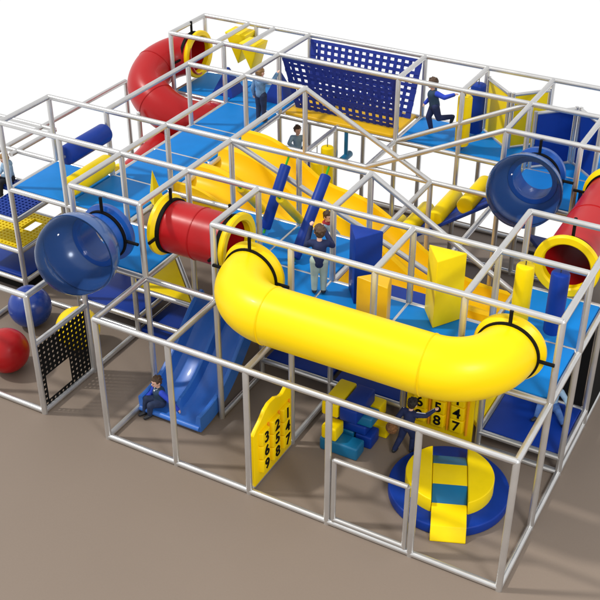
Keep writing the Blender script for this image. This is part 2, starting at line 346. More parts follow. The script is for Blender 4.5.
t = thing('crawl_tube', 'long glossy yellow crawl tube bulging out across the front', 'crawl tube', (3, .4, 1.85))
R = .6; p = [V((1.5, 1.04, 2.25))]
for i in range(15): an = PI + PI / 2 * i / 14; p.append(V((1.5 + R + R * math.cos(an), .98 + R * math.sin(an), 2.25)))
ns = len(p)
for i in range(1, 24): p.append(V((1.5 + R + (3 - 2 * R) * i / 24, .98 - R, 2.25)))
ns2 = len(p)
for i in range(15): an = -PI / 2 + PI / 2 * i / 14; p.append(V((4.5 - R + R * math.cos(an), .98 + R * math.sin(an), 2.25)))
p.append(V((4.5, 1.04, 2.25)))
tube_thing(t, p, 'yellow', (ns - 1, ns2))
for x in (1.5, 4.5):
    flange(t, (x, 1.05, 2.25), (0, 1, 0)); strap(t, (x, 1.0, 2.25), (0, 1, 0), arms=[((0, 0, 1), .175), ((1, 0, 0), .175), ((-1, 0, 0), .175)], off=-.04)
t = thing('crawl_tube', 'short glossy red crawl tube at the left with yellow rims', 'crawl tube', (.5, 1.5, 1.85))
tube_thing(t, [V((.0 + i * .1, 1.5, 2.25)) for i in range(11)], 'red', (5,))
for x, s_ in ((0, -1), (1, 1)):
    flange(t, (x, 1.5, 2.25), (s_, 0, 0)); strap(t, (x, 1.5, 2.25), (s_, 0, 0), arms=[((0, 0, 1), .18), ((0, -1, 0), .17), ((0, 1, 0), .17)], off=-.085, w=.05)
t = thing('crawl_tube', 'long glossy red crawl tube at the right edge with wide yellow rims', 'crawl tube', (4.5, 4, 1.85))
tube_thing(t, [V((4.5, 3 + i * .1, 2.17)) for i in range(21)], 'red', (10,), .32)
for y, s_ in ((3, -1), (5, 1)):
    flange(t, (4.5, y, 2.17), (0, s_, 0), w=.07, r=.32); strap(t, (4.5, y, 2.17), (0, s_, 0), .32, arms=[((0, 0, 1), .26), ((1, 0, 0), .17), ((-1, 0, 0), .17)], off=-.1)
t = thing('spiral_tube_slide', 'red spiral tube slide curling down behind the rear left corner', 'tube slide', (-3.4, 5.5, 0))
sp = smooth_path([(-2.85, 6.55, 2.25), (-3.08, 6.49, 2.22), (-3.29, 6.28, 2.16), (-3.37, 5.97, 2.07), (-3.23, 5.6, 1.94), (-2.92, 5.4, 1.8), (-2.52, 5.4, 1.63), (-2.2, 5.65, 1.5), (-2.2, 5.98, 1.4), (-2.45, 6.05, 1.34), (-2.64, 5.75, 1.25), (-2.66, 5.3, 1.13), (-2.69, 4.8, .98), (-2.76, 4.35, .84)], 110)
tube_thing(t, sp, 'red', (24, 42, 60), .335)
flange(t, sp[0], (1, 0, 0), r=.335, w=.055); strap(t, sp[0], (1, 0, 0), .335, arms=[((0, 0, 1), .2), ((0, 1, 0), .14), ((0, -1, 0), .2)], off=-.12, w=.05)
flange(t, sp[-1], sp[-1] - sp[-2], r=.335, w=.06)

# bubbles
def bubble(x, y, label):
    t = thing('viewing_bubble', label, 'bubble window', (x, y, 1.85), 'see-through viewing bubbles')
    c = V((x, y, 2.25)); r = .29; Rb = .485; off = .58
    MB().lathe([(r - .03, .06), (r + .06, .06), (r + .07, .03), (r + .07, -.02), (r + .02, -.04), (r, -.1), (r, -.2), (r + .04, -.24), (r + .04, -.26), (r - .025, -.26), (r - .03, .06)], c, (0, 1, 0), 56).obj('collar', 'cobalt', t)
    a = math.asin((r - .02) / Rb)
    cc = V((x, y - off, 2.25)); axv = V((.05, -.99, .04)).normalized()
    def half(rad, front):
        q = MB(); q.sphere(cc, rad, 80, (0, 1, 0), 0, PI - a); bm = bmesh.new(); vv = [bm.verts.new(p_) for p_ in q.v]
        for f_ in q.f: bm.faces.new([vv[i] for i in f_])
        bmesh.ops.bisect_plane(bm, geom=bm.verts[:] + bm.edges[:] + bm.faces[:], plane_co=cc, plane_no=axv if front else -axv, clear_inner=True)
        bm.verts.index_update(); o_ = MB(); o_.add([v.co.copy() for v in bm.verts], [[v.index for v in f_.verts] for f_ in bm.faces]); bm.free(); return o_
    half(Rb, True).obj('clear_dome', 'dome', t)
    bw = half(Rb, False); h2 = half(Rb - .014, False); bw.add(h2.v, h2.f); bw.obj('rear_bowl', 'bowl', t)
    MB().lathe([(Rb - .018, -.008), (Rb + .008, -.008), (Rb + .008, .008), (Rb - .018, .008), (Rb - .018, -.008)], cc, axv, 64).obj('rim', 'bowl', t)
    strap(t, c, (0, 1, 0), r, arms=[((0, 0, 1), .21), ((1, 0, 0), .2), ((-1, 0, 0), .2)], off=-.075, w=.04)
bubble(-.5, 1, 'large blue see-through bubble bulging out at the left above the balls')
bubble(3.5, 5, 'large blue see-through bubble at the right beside the red tube')

# ------------------------------------------------------------------ slides
def slope_path(pts, across, n=40):
    q = smooth_path(pts, n); out = []
    for i, o in enumerate(q):
        tg = (q[min(i + 1, n)] - q[max(i - 1, 0)]).normalized(); ac = V(across); nn = tg.cross(ac)
        if nn.z < 0: nn = -nn
        out.append((o, nn.normalized(), ac))
    return out
def bsec(t):
    w = .92; h = .17; d = .13 * max(0, min(1, (.9 - t) / .12)); b = .0
    pts = [(0, -.05), (0, h), (.012, h + .012), (.045, h + .012), (.06, h), (.075, .06), (.1, .015), (.15, 0)]
    for i in range(1, 6): pts.append((.15 + .23 * i / 6, -.012 * math.sin(PI * i / 6)))
    pts += [(.38, 0), (.41, .02 * min(1, d * 20)), (.43, d * .8), (.44, d), (.48, d), (.49, d * .8), (.51, .02 * min(1, d * 20)), (.54, 0)]
    for i in range(1, 6): pts.append((.54 + .23 * i / 6, -.012 * math.sin(PI * i / 6)))
    pts += [(w - .15, 0), (w - .1, .015), (w - .075, .06), (w - .06, h), (w - .045, h + .012), (w - .012, h + .012), (w, h), (w, -.05)]
    return pts
t = thing('double_slide', 'glossy blue plastic double slide with two side by side lanes', 'slide', (.5, .7, 0))
sl = slope_path([(.03, 2.1, .84), (.03, 1.95, .8), (.03, 1.7, .6), (.03, 1.45, .38), (.03, 1.2, .21), (.03, .95, .115), (.03, .75, .085), (.03, .6, .08)], (1, 0, 0))
MB().sweep(sl, bsec).obj('slide_bed', 'slideblue', t, ang=30)
MB().tube([(.03 + .02, .6, .075), (.03 + .9, .6, .075)], .038, 12).obj('end_lip', 'slideblue', t)
MB().box((.1, 1.0, .0), (.88, 1.12, .11), .02).obj('support_foot', 'cobalt', t)
def ysec(t):
    L = 1.96; n = 3; lw = L / n; h = .24; pts = [(0, -.06)]
    hh = lambda k: h
    for k_ in range(n):
        b = k_ * lw; w0 = .05
        pts += [(b, h)] if k_ == 0 else []
        if k_ == 0: pts += [(b + .02, h + .012), (b + .03, h)]
        for u, q_ in ((0, .96), (.03, .72), (.07, .5), (.13, .3), (.2, .16), (.3, .06), (.4, .015), (.5, 0), (.6, .015), (.7, .06), (.8, .16), (.87, .3), (.93, .5), (.97, .72), (1, .96)):
            pts.append((b + w0 + .015 + (lw - 2 * w0 - .03) * u, h * q_))
        pts += [(b + lw - w0 * .6, h), (b + lw - .01, h + .012)]
        if k_ < n - 1: pts += [(b + lw + .01, h + .012), (b + lw + w0 * .6, h)]
    pts += [(L, h), (L, -.06)]
    return pts
t = thing('wave_slide', 'wide yellow three lane wave slide running down through the middle', 'slide', (1, 4, 0))
ys = slope_path([(-1.02, 3.02, 1.66), (-.85, 3.02, 1.665), (-.6, 3.02, 1.64), (-.35, 3.02, 1.54), (-.1, 3.02, 1.37), (.16, 3.02, 1.21), (.45, 3.02, 1.11), (.8, 3.02, 1.06), (1.05, 3.02, .99), (1.3, 3.02, .86), (1.6, 3.02, .66), (1.95, 3.02, .43), (2.3, 3.02, .25), (2.65, 3.02, .15), (3.0, 3.02, .11), (3.35, 3.02, .1)], (0, 1, 0), 70)
MB().sweep(ys, ysec).obj('slide_bed', 'amber', t, ang=28)
MB().tube([(3.35, 3.04, .1), (3.35, 4.96, .1)], .045, 12).obj('end_lip', 'amber', t)
for y in (3.4, 4.6): MB().tube([(1.0, y, 0), (1.0, y, 1.0)], .03, 12).obj('support_leg', 'steel', t)

# ------------------------------------------------------------------ roller ramp
t = thing('roller_ramp', 'navy sloping ramp with padded yellow cross rolls under the right bubble', 'ramp', (2, 5.5, .2))
MB().prism([(1.05, 5.05, .22), (3.0, 5.05, 1.66), (3.0, 5.05, 1.72), (1.05, 5.05, .28)], (0, .9, 0), .008).obj('ramp_board', 'navy', t)
for x in (1.2, 1.63, 2.06, 2.5, 2.9):
    z = .28 + (x - 1.05) * .74 + .1
    MB().rod((x, 5.07, z), (x, 5.93, z), .125, .03, 28).obj('padded_roll', 'yvinyl', t)

# ------------------------------------------------------------------ cargo net
t = thing('net_bridge', 'navy webbing net bridge hung between the back rails over a yellow floor', 'net bridge', (0, 6.5, 1.75))
def net(y0, y1, name):
    a0, a1, b0, b1 = V((-.96, y0, 2.70)), V((.97, y0, 2.70)), V((-.86, y1, 1.82)), V((.92, y1, 1.82)); m = MB(); nx, nz = 15, 9
    P = lambda u, v: (a0.lerp(a1, u)).lerp(b0.lerp(b1, u), v)
    nrm = (a1 - a0).cross(b0 - a0).normalized() * .006
    def strip(u0, v0, u1, v1, off):
        q = [P(u0, v0), P(u1, v0), P(u1, v1), P(u0, v1)]; m.add([x + nrm * (off - 1) for x in q] + [x + nrm * (off + 1) for x in q], [(0, 1, 2, 3), (7, 6, 5, 4), (0, 4, 5, 1), (1, 5, 6, 2), (2, 6, 7, 3), (3, 7, 4, 0)])
    for i in range(nx + 1): u = i / nx * .95; strip(u, 0, u + .05 * (.6 if 0 < i < nx else 1), 1, 0)
    for j in range(nz + 1): v = j / nz * .945; strip(0, v, 1, v + .055, 1.6 if j % 2 else -1.6)
    m.obj(name, 'net', t)
net(6.97, 6.72, 'side_net'); net(6.03, 6.28, 'side_net')
MB().box((-.93, 6.06, 1.75), (.93, 6.94, 1.81), .012).obj('floor_pad', 'ovinyl', t)

# ------------------------------------------------------------------ maze panels
def panel(a, b, m, label, z0=1.8, z1=2.62):
    a, b = V(a), V(b); t = thing('maze_panel', label, 'maze panel', ((a.x + b.x) / 2, (a.y + b.y) / 2, z0), 'steel framed vinyl maze panels')
    a3, b3 = V((a.x, a.y, 0)), V((b.x, b.y, 0)); zz = lambda p_, z: V((p_.x, p_.y, z))
    for q in (a3, b3): MB().tube([zz(q, z0 - .03), zz(q, z1 + .03)], .028, 12).obj('upright', 'steel', t)
    for z in (z0, z1): MB().tube([zz(a3, z), zz(b3, z)], .026, 12).obj('crossbar', 'steel', t)
    d = (b3 - a3); n = V((-d.y, d.x, 0)).normalized() * .012
    MB().prism([zz(a3 + d * .06, z0 + .02) - n / 2, zz(b3 - d * .06, z0 + .02) - n / 2, zz(b3 - d * .06, z1 - .02) - n / 2, zz(a3 + d * .06, z1 - .02) - n / 2], n).obj('vinyl_sheet', m, t)
panel((2.06, 6.93), (2.53, 6.5), 'yvinyl', 'yellow framed maze panel set edge-on, nearer the hanging cylinders')
panel((2.59, 6.5), (3.0, 6.93), 'yvinyl', 'yellow framed maze panel facing front, left of the navy panels')
panel((3.08, 6.02), (3.53, 6.45), 'navy', 'navy framed maze panel behind the right bubble')
panel((3.59, 6.45), (4.0, 6.05), 'navy', 'navy framed maze panel at the right edge angled forward')
MB().box((4.05, 5.03, 1.8), (4.95, 5.06, 2.1), .01).obj('tube_wall', 'navy', label='navy wall panel around the far mouth of the right red tube', cat='panel')

# ------------------------------------------------------------------ hanging cylinders, wedges, rollers, logs
def hang(x, y, ztop, zbot, bar, m, label, r=.105, grp='hanging padded cylinders'):
    t = thing('punching_cylinder', label, 'hanging cylinder', (x, y, zbot), grp)
    MB().rod((x, y, zbot), (x, y, ztop), r, .025, 28).obj('padded_cylinder', m, t)
    MB().tube([(x, y, ztop - .01), (x, y, bar)], .007, 6).obj('cord', 'cord', t)
hang(2, 6.13, 2.62, 1.86, 2.72, 'yvinyl', 'yellow hanging cylinder at the back beside the running child')
hang(2, 6.66, 2.62, 1.86, 2.72, 'navy', 'navy hanging cylinder at the back before the yellow maze panel', .115)
hang(4.3, 2.0, 2.66, 1.95, 2.72, 'yvinyl', 'yellow hanging cylinder on the right deck before the red tube', .1)
hang(4.68, 2.0, 2.68, 1.92, 2.72, 'navy', 'navy hanging cylinder on the right deck before the red tube', .1)
hang(0, 5.38, 1.45, .85, 1.72, 'yvinyl', 'yellow hanging cylinder below the net bridge, left of the pair', .1)
hang(0, 5.72, 1.55, .85, 1.72, 'yvinyl', 'yellow hanging cylinder below the net bridge, right of the pair', .1)
t = thing('trapeze_swing', 'blue padded T-shaped swing hanging under the net bridge', 'swing', (.2, 6, 1.2))
MB().tube([(.18, 6.0, 1.32), (.18, 6.0, 1.72)], .03, 12).obj('hanger_rod', 'teal', t); MB().rod((.18, 5.85, 1.3), (.18, 6.15, 1.3), .055, .015, 20).obj('swing_bar', 'teal', t)
def wedge(x0, x1, y0, y1, z, h, label):
    MB().prism([(x0, y0, z), (x1, y0, z), ((x0 + x1) / 2 + .04, y0, z - h)], (0, y1 - y0, 0), .012).obj('hanging_wedge', 'yvinyl', label=label, cat='hanging wedge', group='yellow hanging wedges')
wedge(-2.4, -2.0, 6.66, 7.0, 2.67, .5, 'yellow foam wedge hanging point down, nearer the red spiral slide')
wedge(-1.93, -1.58, 6.33, 6.67, 2.67, .42, 'yellow foam wedge hanging point down, above the denim jacket child')
def tent(x, y, label, s=.2, h=.42):
    z = A + .037; m = MB(); m.add([(x - s, y - s, z), (x + s, y - s, z), (x + s, y + s, z), (x - s, y + s, z), (x - .02, y - .02, z + h), (x + .02, y - .02, z + h), (x + .02, y + .02, z + h), (x - .02, y + .02, z + h)],
        [(3, 2, 1, 0), (4, 5, 6, 7), (0, 1, 5, 4), (1, 2, 6, 5), (2, 3, 7, 6), (3, 0, 4, 7)]); m.obj('floor_wedge', 'navy', label=label, cat='foam wedge', group='navy foam wedges on the rear deck')
tent(-2.17, 6.36, 'navy foam pyramid standing on the deck by the red spiral slide mouth')
tent(-1.28, 6.5, 'navy foam pyramid standing behind the denim jacket child', .2, .46)
def roller(x, z, m, label):
    t = thing('squeeze_roller', label, 'padded roller', (x, 2.5, z - .13), 'padded squeeze rollers')
    MB().rod((x, 2.07, z), (x, 2.95, z), .135, .04, 32).obj('padded_roll', m, t); MB().tube([(x, 2.0, z), (x, 3.0, z)], .022, 10).obj('axle', 'steel', t)
roller(-2, 2.45, 'navy', 'fat navy padded roller at the left, upper of the pair'); roller(-2, 1.99, 'yvinyl', 'fat yellow padded roller at the left, lower of the pair')
m = MB(); zb = A + .037
m.add([(-1.1, 2.62, zb), (-.93, 2.5, zb), (-.96, 2.76, zb), (-1.02, 2.63, zb + .46)], [(2, 1, 0), (0, 1, 3), (1, 2, 3), (2, 0, 3)]); m.obj('foam_spike', 'yvinyl', label='slender yellow foam spike standing behind the short red tube', cat='foam spike')
def log(a, b, m, label, rope_to, r=.07):
    t = thing('leaning_log', label, 'padded log', V(b), 'crossed padded logs'); a, b = V(a), V(b)
    MB().rod(a, b, r, .02, 24).obj('padded_log', m, t); MB().tube([a, rope_to], .014, 8).obj('rope', 'green', t); MB().tube([b, b + (b - a).normalized() * .06], .016, 8).obj('rope', 'green', t)
log((.84, 2.95, 2.62), (.76, 2.54, 1.88), 'navy', 'navy padded log leaning on green rope, nearer the red tube', (.86, 3.0, 2.73))
log((1.42, 2.93, 2.62), (1.42, 2.12, 1.85), 'navy', 'navy padded log leaning on green rope, held by the child in navy shirt', (1.43, 3.0, 2.73))
OL = 'yvinyl'
log((.72, 2.06, 2.66), (.45, 2.98, 1.87), OL, 'yellow padded log crossing behind the navy log nearer the red tube', (.7, 2.0, 2.74), .055)
log((1.26, 2.06, 2.66), (1.03, 2.97, 1.87), OL, 'yellow padded log crossing behind the navy log nearer the child', (1.24, 2.0, 2.74), .055)

# three-sided pads
def tri(p3, z0, z1, m, label): MB().prism([(a, b, z0) for a, b in p3], (0, 0, z1 - z0), .012).obj('three_sided_pad', m, label=label, cat='foam pad', group='three-sided foam pads')
zd = A + .037
tri([(2.25, 1.93), (2.66, 1.95), (2.46, 1.64)], zd, 2.65, 'navy', 'tall navy three-sided foam pad standing on the front deck')
tri([(3.22, 1.93), (3.66, 1.95), (3.45, 1.62)], zd, 2.65, 'yvinyl', 'tall bright yellow three-sided foam pad standing on the front deck')
tri([(2.66, 1.28), (3.06, 1.22), (2.95, 1.58)], zd, 2.42, 'ovinyl', 'shorter amber three-sided foam pad in front of the navy one')
# ------------------------------------------------------------------ balls
def ball(x, y, m, label, r=.3): MB().sphere((x, y, r), r, 56).obj('play_ball', m, label=label, cat='ball', group='big play balls')
ball(-2.02, .5, 'red', 'big glossy red ball at the left edge'); ball(-2.45, 1.47, 'blue', 'big glossy blue ball at the left'); ball(-1.52, 1.36, 'yellow', 'big glossy yellow ball behind the black perforated panel')
MB().sphere((3.55, 4.35, .22), .22, 40).obj('play_ball', 'red', label='red ball beyond the foot of the yellow wave slide', cat='ball', group='big play balls')
# black perforated panel with crawl opening
t = thing('climb_panel', 'black perforated panel with a square crawl opening beside the balls', 'panel', (-1, .5, .05))
MB().perf((-1.012, .045, .06), (0, .91, 0), (0, 0, .96), 12, 13, (.007, 0, 0), .5, lambda u, v: .12 < u < .62 and .08 < v < .47).obj('perforated_sheet', 'black', t)
t = thing('backing_panel', 'black panels closing the bay behind the sitting child in blue jeans', 'panel', (4.5, 3, 0))
MB().box((4.05, 3.0 - .015, .3), (4.95, 3.01, 1.68)).obj('rear_panel', 'black', t); MB().box((4.99, 3.05, .05), (5.015, 4.95, 1.68)).obj('side_panel', 'black', t)

# ------------------------------------------------------------------ number panels
def text_mesh(ch, size, M4):
    c = bpy.data.curves.new('numeral', 'FONT'); c.body = ch; c.size = size; c.align_x = 'CENTER'; c.align_y = 'CENTER'; c.extrude = .006; c.offset = .0025
    o = bpy.data.objects.new('numeral', c); COL.objects.link(o); dg = bpy.context.evaluated_depsgraph_get()
    me = bpy.data.meshes.new_from_object(o.evaluated_get(dg)); r = ([v.co.copy() for v in me.vertices], [tuple(p_.vertices) for p_ in me.polygons])
    bpy.data.objects.remove(o); bpy.data.curves.remove(c); bpy.data.meshes.remove(me)
    m = MB(); m.add([M4 @ v for v in r[0]], r[1]); return m
def number_panel(org, U, N, label):        # U: direction along the board (reader's right), N: towards the reader
    org, U, N = V(org), V(U), V(N); Zv = V((0, 0, 1))
    P = lambda u, z, n=0.: org + U * u + Zv * z + N * n
    t = thing('number_panel', label, 'number panel', org + U * .43, 'yellow number panels')
    top = [(0, .86), (.06, .91), (.16, .97), (.26, 1.06), (.36, 1.1), (.5, 1.09), (.6, 1.03), (.66, 1.02), (.74, 1.06), (.82, 1.1), (.86, 1.08)]
    W = .86; prof = [(0, .05)] + [(u, z * .93) for u, z in top] + [(W, .05)]
    # frame of the board around the square opening is one slab; the drums stand proud of it
    MB().prism([P(u, z, -.03) for u, z in prof], N * .05, .01).obj('board', 'yellow', t)
    nums = [['3', '2', '1'], ['6', '5', '4'], ['9', '8', '7']]; h = .185; r = .075
    for c in range(3):
        u = .19 + c * .24
        for i in range(3):
            z = .78 - i * (h + .012); cc = P(u, z - h / 2, .045)
            d = MB().prism([P(u - .098, z - h, .015), P(u + .098, z - h, .015), P(u + .078, z - h, .075), P(u - .078, z - h, .075)], Zv * h, .012).obj('number_drum', 'yellow', t)
            M4 = Matrix((( U.x, Zv.x, N.x, 0), (U.y, Zv.y, N.y, 0), (U.z, Zv.z, N.z, 0), (0, 0, 0, 1))); M4.translation = P(u, z - h / 2, .078)
            text_mesh(nums[i][c], .2, M4).obj('numeral', 'black', d)
        b = MB(); b.tube([P(u + .119, .17, .03), P(u + .119, .79, .03)], .014, 8); b.obj('divider_strip', 'orange', t)
number_panel((2.0 + .02, .06, 0), (0, 1, 0), (1, 0, 0), 'yellow number panel with nine drums standing edge-on near the blue slide')
number_panel((3.07, 1.97, 0), (1, 0, 0), (0, -1, 0), 'yellow number panel with nine drums facing the child in the tracksuit')

# ------------------------------------------------------------------ round climber
t = thing('round_climber', 'round navy and yellow soft climber with teal steps on the floor', 'soft climber', (4.0, 1.08, 0))
cx, cy = 4.0, 1.08; ax = V((-.37, .93, 0)).normalized(); sx = V((ax.y, -ax.x, 0)); RO = .69; RI = .5; W = .2
W2 = lambda a, b, z: V((cx, cy, 0)) + sx * a + ax * b + V((0, 0, z))
def segm(r, side, n=40, w=W):
    a0 = math.asin(w / r); pts = []
    for i in range(n + 1):
        an = -PI / 2 + a0 + (PI - 2 * a0) * i / n
        pts.append((side * r * math.cos(an), r * math.sin(an)))
    return pts
base = MB().prism([W2(RO * math.cos(2 * PI * i / 72), RO * math.sin(2 * PI * i / 72), .002) for i in range(72)], (0, 0, .13), .02).obj('base_ring', 'navy', t)
for side in (1, -1):
    lo = segm(RI, side)
    MB().prism([W2(a, b, .126) for a, b in lo], (0, 0, .19), .014).obj('side_ring', 'yvinyl', t)
def step(b0, b1, z0, z1, m, zb=.126, w=W - .006): MB().prism([W2(-w, b0, zb), W2(-w, b1, zb), W2(-w, b1, z1), W2(-w, b0, z0)], sx * 2 * w, .008).obj('step_pad', m, t)
step(-.17, .17, .3, .3, 'yvinyl'); step(-.4, -.176, .215, .305, 'teal'); step(.176, .42, .3, .2, 'teal')
MB().prism([W2(-W + .006, -.77, .0), W2(-W + .006, -.41, .0), W2(-W + .006, -.405, .23), W2(-W + .006, -.68, .15), W2(-W + .006, -.77, .015)], sx * 2 * (W - .006), .008).obj('entry_ramp', 'yvinyl', t)

# ------------------------------------------------------------------ foam blocks
def block(x, y, z, lx, ly, lz, m, label): MB().box((x, y, z), (x + lx, y + ly, z + lz), .025).obj('foam_block', m, label=label, cat='foam block', group='stacked soft foam blocks')
BL = [(2.34, 1.06, 0, .5, .22, .18, 'teal', 'long teal foam block lying on the floor at the front of the pile'),
      (2.68, 1.33, 0, .22, .24, .18, 'navy', 'short navy foam block on the floor right behind the front teal block'),
      (2.7, 1.6, 0, .28, .26, .19, 'yvinyl', 'yellow foam block alone on the floor at the right of the pile'),
      (2.36, 1.06, .183, .2, .22, .19, 'yvinyl', 'small yellow foam block on top of the front teal block'),
      (2.4, 1.33, .183, .42, .24, .13, 'navy', 'navy foam block in the middle of the pile beside the small yellow block'),
      (2.4, 1.33, 0, .26, .24, .18, 'teal', 'teal foam block hidden at the bottom of the pile'),
      (2.29, 1.34, .316, .6, .24, .14, 'teal', 'long teal foam block bridging the middle of the pile'),
      (2.31, 1.16, .459, .22, .52, .19, 'yvinyl', 'long yellow foam block on top of the pile at its left'),
      (2.545, 1.16, .459, .23, .52, .19, 'navy', 'long navy foam block on top of the pile beside the long yellow one'),
      (2.62, 1.6, .25, .26, .2, .2, 'yvinyl', 'yellow foam block propped behind the top navy block')]
for b in BL: block(*b)

# ------------------------------------------------------------------ children
def remesh(m, vox, smooth=2):
    me = bpy.data.meshes.new('tmp'); me.from_pydata(m.v, [], m.f)
    bm = bmesh.new(); bm.from_mesh(me); bmesh.ops.recalc_face_normals(bm, faces=bm.faces[:]); bm.to_mesh(me); bm.free()
    o = bpy.data.objects.new('tmp', me); COL.objects.link(o)
    r = o.modifiers.new('r', 'REMESH'); r.mode = 'VOXEL'; r.voxel_size = vox
    if smooth: s_ = o.modifiers.new('s', 'SMOOTH'); s_.factor = .5; s_.iterations = smooth
    dg = bpy.context.evaluated_depsgraph_get(); e_ = bpy.data.meshes.new_from_object(o.evaluated_get(dg))
    out = MB(); out.add([v.co.copy() for v in e_.vertices], [tuple(p_.vertices) for p_ in e_.polygons])
    bpy.data.objects.remove(o); bpy.data.meshes.remove(me); bpy.data.meshes.remove(e_); return out
def limb(m, pts, rs, seg=12):
    for p_, r in zip(pts, rs): m.sphere(V(p_), r, seg)
    for i in range(len(pts) - 1): m.tube([pts[i], pts[i + 1]], [rs[i], rs[i + 1]], seg)
def ell(m, c, sc_, q=None, seg=20):
    k_ = len(m.v); m.sphere((0, 0, 0), 1, seg)
    for i in range(k_, len(m.v)):
        p_ = V((m.v[i].x * sc_[0], m.v[i].y * sc_[1], m.v[i].z * sc_[2])); m.v[i] = (q @ p_ if q else p_) + V(c)
REST = dict(pel=(0, 0, .60), che=(0, .0, .84), nek=(0, .005, .94), hed=(0, -.01, 1.075), look=(0, -1, 0),
            shoL=(.125, 0, .895), elbL=(.165, .02, .70), wriL=(.17, -.03, .53), shoR=(-.125, 0, .895), elbR=(-.165, .02, .70), wriR=(-.17, -.03, .53),
            hipL=(.062, 0, .59), kneL=(.07, -.01, .33), ankL=(.07, .01, .065), hipR=(-.062, 0, .59), kneR=(-.07, -.01, .33), ankR=(-.07, .01, .065),
            toeL=(0, -1, 0), toeR=(0, -1, 0))
def person(loc, rot, pose, label, shirt, trousers, hair='hair', sleeves=None, extra=(), scale=.86, long=False):
    J = {k_: V(v) for k_, v in {**REST, **pose}.items()}
    t = thing('person', label, 'child', loc)
    R = Matrix.Translation(V(loc) * K) @ Matrix.Rotation(math.radians(rot), 4, 'Z') @ Matrix.Scale(scale, 4)
    def put(m, name, mt, parent=t, lab=None):
        m.v = [R @ v for v in m.v]; return m.obj(name, mt, parent, lab, metres=True, ang=80)
    hd = J['hed']; lk = J['look'].normalized(); upv = (hd - J['nek']).normalized(); upv = (upv + V((0, 0, .6))).normalized()
    side = lk.cross(upv).normalized(); upv = side.cross(lk).normalized()
    Q = Matrix((side, -lk, upv)).transposed().to_3x3()     # local x=side, y=back, z=up
    H = lambda x, y, z: hd + Q @ V((x, y, z))
    b = MB()
    # torso and neck
    limb(b, [J['pel'], J['pel'].lerp(J['che'], .5), J['che']], [.088, .085, .098], 16)
    limb(b, [J['hipL'], J['hipR']], [.075, .075]); limb(b, [J['shoL'], J['che'] + V((0, 0, .03)), J['shoR']], [.045, .07, .045])
    limb(b, [J['che'] + V((0, 0, .04)), J['nek'], hd], [.055, .04, .04])
    ell(b, H(0, .008, .02), (.078, .092, .098), Q); ell(b, H(0, -.022, -.035), (.056, .062, .062), Q)
    ell(b, H(0, -.088, -.012), (.012, .018, .016), Q); ell(b, H(.077, .01, -.005), (.012, .02, .027), Q); ell(b, H(-.077, .01, -.005), (.012, .02, .027), Q)
    for S in 'LR':
        s, e_, w_ = J['sho' + S], J['elb' + S], J['wri' + S]
        limb(b, [s, e_, w_], [.042, .033, .024])
        d = (w_ - e_).normalized(); a = d.cross(V((0, 0, 1))); a = a.normalized() if a.length > .2 else V((1, 0, 0)); n = a.cross(d).normalized()
        limb(b, [w_, w_ + d * .03], [.022, .02])
        for i in range(4):
            o_ = w_ + d * .035 + a * ((i - 1.5) * .0135); L = (.03, .036, .034, .026)[i]
            limb(b, [w_ + d * .02 + a * ((i - 1.5) * .01), o_, o_ + d * L * .6 - n * .004, o_ + d * L - n * .016], [.0095, .009, .008, .007], 8)
        sg = 1 if S == 'L' else -1
        limb(b, [w_ + d * .01, w_ + d * .02 - a * sg * .024 - n * .006, w_ + d * .042 - a * sg * .034 - n * .012], [.011, .0095, .008], 8)
        limb(b, [J['hip' + S], J['kne' + S], J['ank' + S]], [.074, .05, .034])
        tv = J['toe' + S].normalized(); limb(b, [J['ank' + S] + V((0, 0, -.03)), J['ank' + S] + tv * .09 + V((0, 0, -.035))], [.03, .024])
    body = put(remesh(b, .0062), 'body', 'skin')
    # clothes
    c = MB(); limb(c, [J['pel'] + (J['che'] - J['pel']) * (-.12 if long else .05), J['pel'].lerp(J['che'], .5), J['che']], [.106, .101, .112], 16)
    limb(c, [J['shoL'], J['che'] + V((0, 0, .03)), J['shoR']], [.056, .078, .056]); limb(c, [J['che'], J['che'].lerp(J['nek'], .62)], [.07, .053])
    for S in 'LR':
        if sleeves is None: limb(c, [J['sho' + S], J['elb' + S], J['elb' + S].lerp(J['wri' + S], .93)], [.056, .047, .037])
    put(remesh(c, .011), 'top', shirt)
    if sleeves:
        for S in 'LR':
            c = MB(); limb(c, [J['sho' + S], J['elb' + S], J['elb' + S].lerp(J['wri' + S], .93)], [.058, .048, .037]); put(remesh(c, .01), 'sleeve', sleeves)
    c = MB(); limb(c, [J['hipL'], J['hipR']], [.088, .088]); limb(c, [J['pel'], J['pel'].lerp(J['che'], .25)], [.1, .096], 16)
    for S in 'LR': limb(c, [J['hip' + S], J['kne' + S], J['kne' + S].lerp(J['ank' + S], .93)], [.086, .061, .047])
    put(remesh(c, .011), 'trousers', trousers)
    for S in 'LR':
        c = MB(); tv = J['toe' + S].normalized(); a_ = J['ank' + S]
        limb(c, [a_ + V((0, 0, -.012)) - tv * .012, a_ + V((0, 0, -.026)) + tv * .05, a_ + V((0, 0, -.034)) + tv * .1], [.042, .039, .03]); put(remesh(c, .01), 'shoe', 'shoe')
    hm = MB(); ell(hm, H(0, .014, .03), (.083, .095, .094), Q); ell(hm, H(0, .045, -.012), (.075, .06, .07), Q)
    for i in range(40):
        an = random.uniform(0, 2 * PI); z = random.uniform(-.25, 1); rr = math.sqrt(1 - z * z); p_ = V((rr * math.cos(an) * .083, .016 + rr * math.sin(an) * .093, .034 + z * .092))
        if p_.y < -.045 and p_.z < .075: continue
        ell(hm, H(*p_), (.018, .02, .014), Q, 8)
    # trim the face side of the hair
    h2 = remesh(hm, .009, 1); Qi = Q.transposed(); keep = []
    loc_ = [Qi @ (v - hd) for v in h2.v]
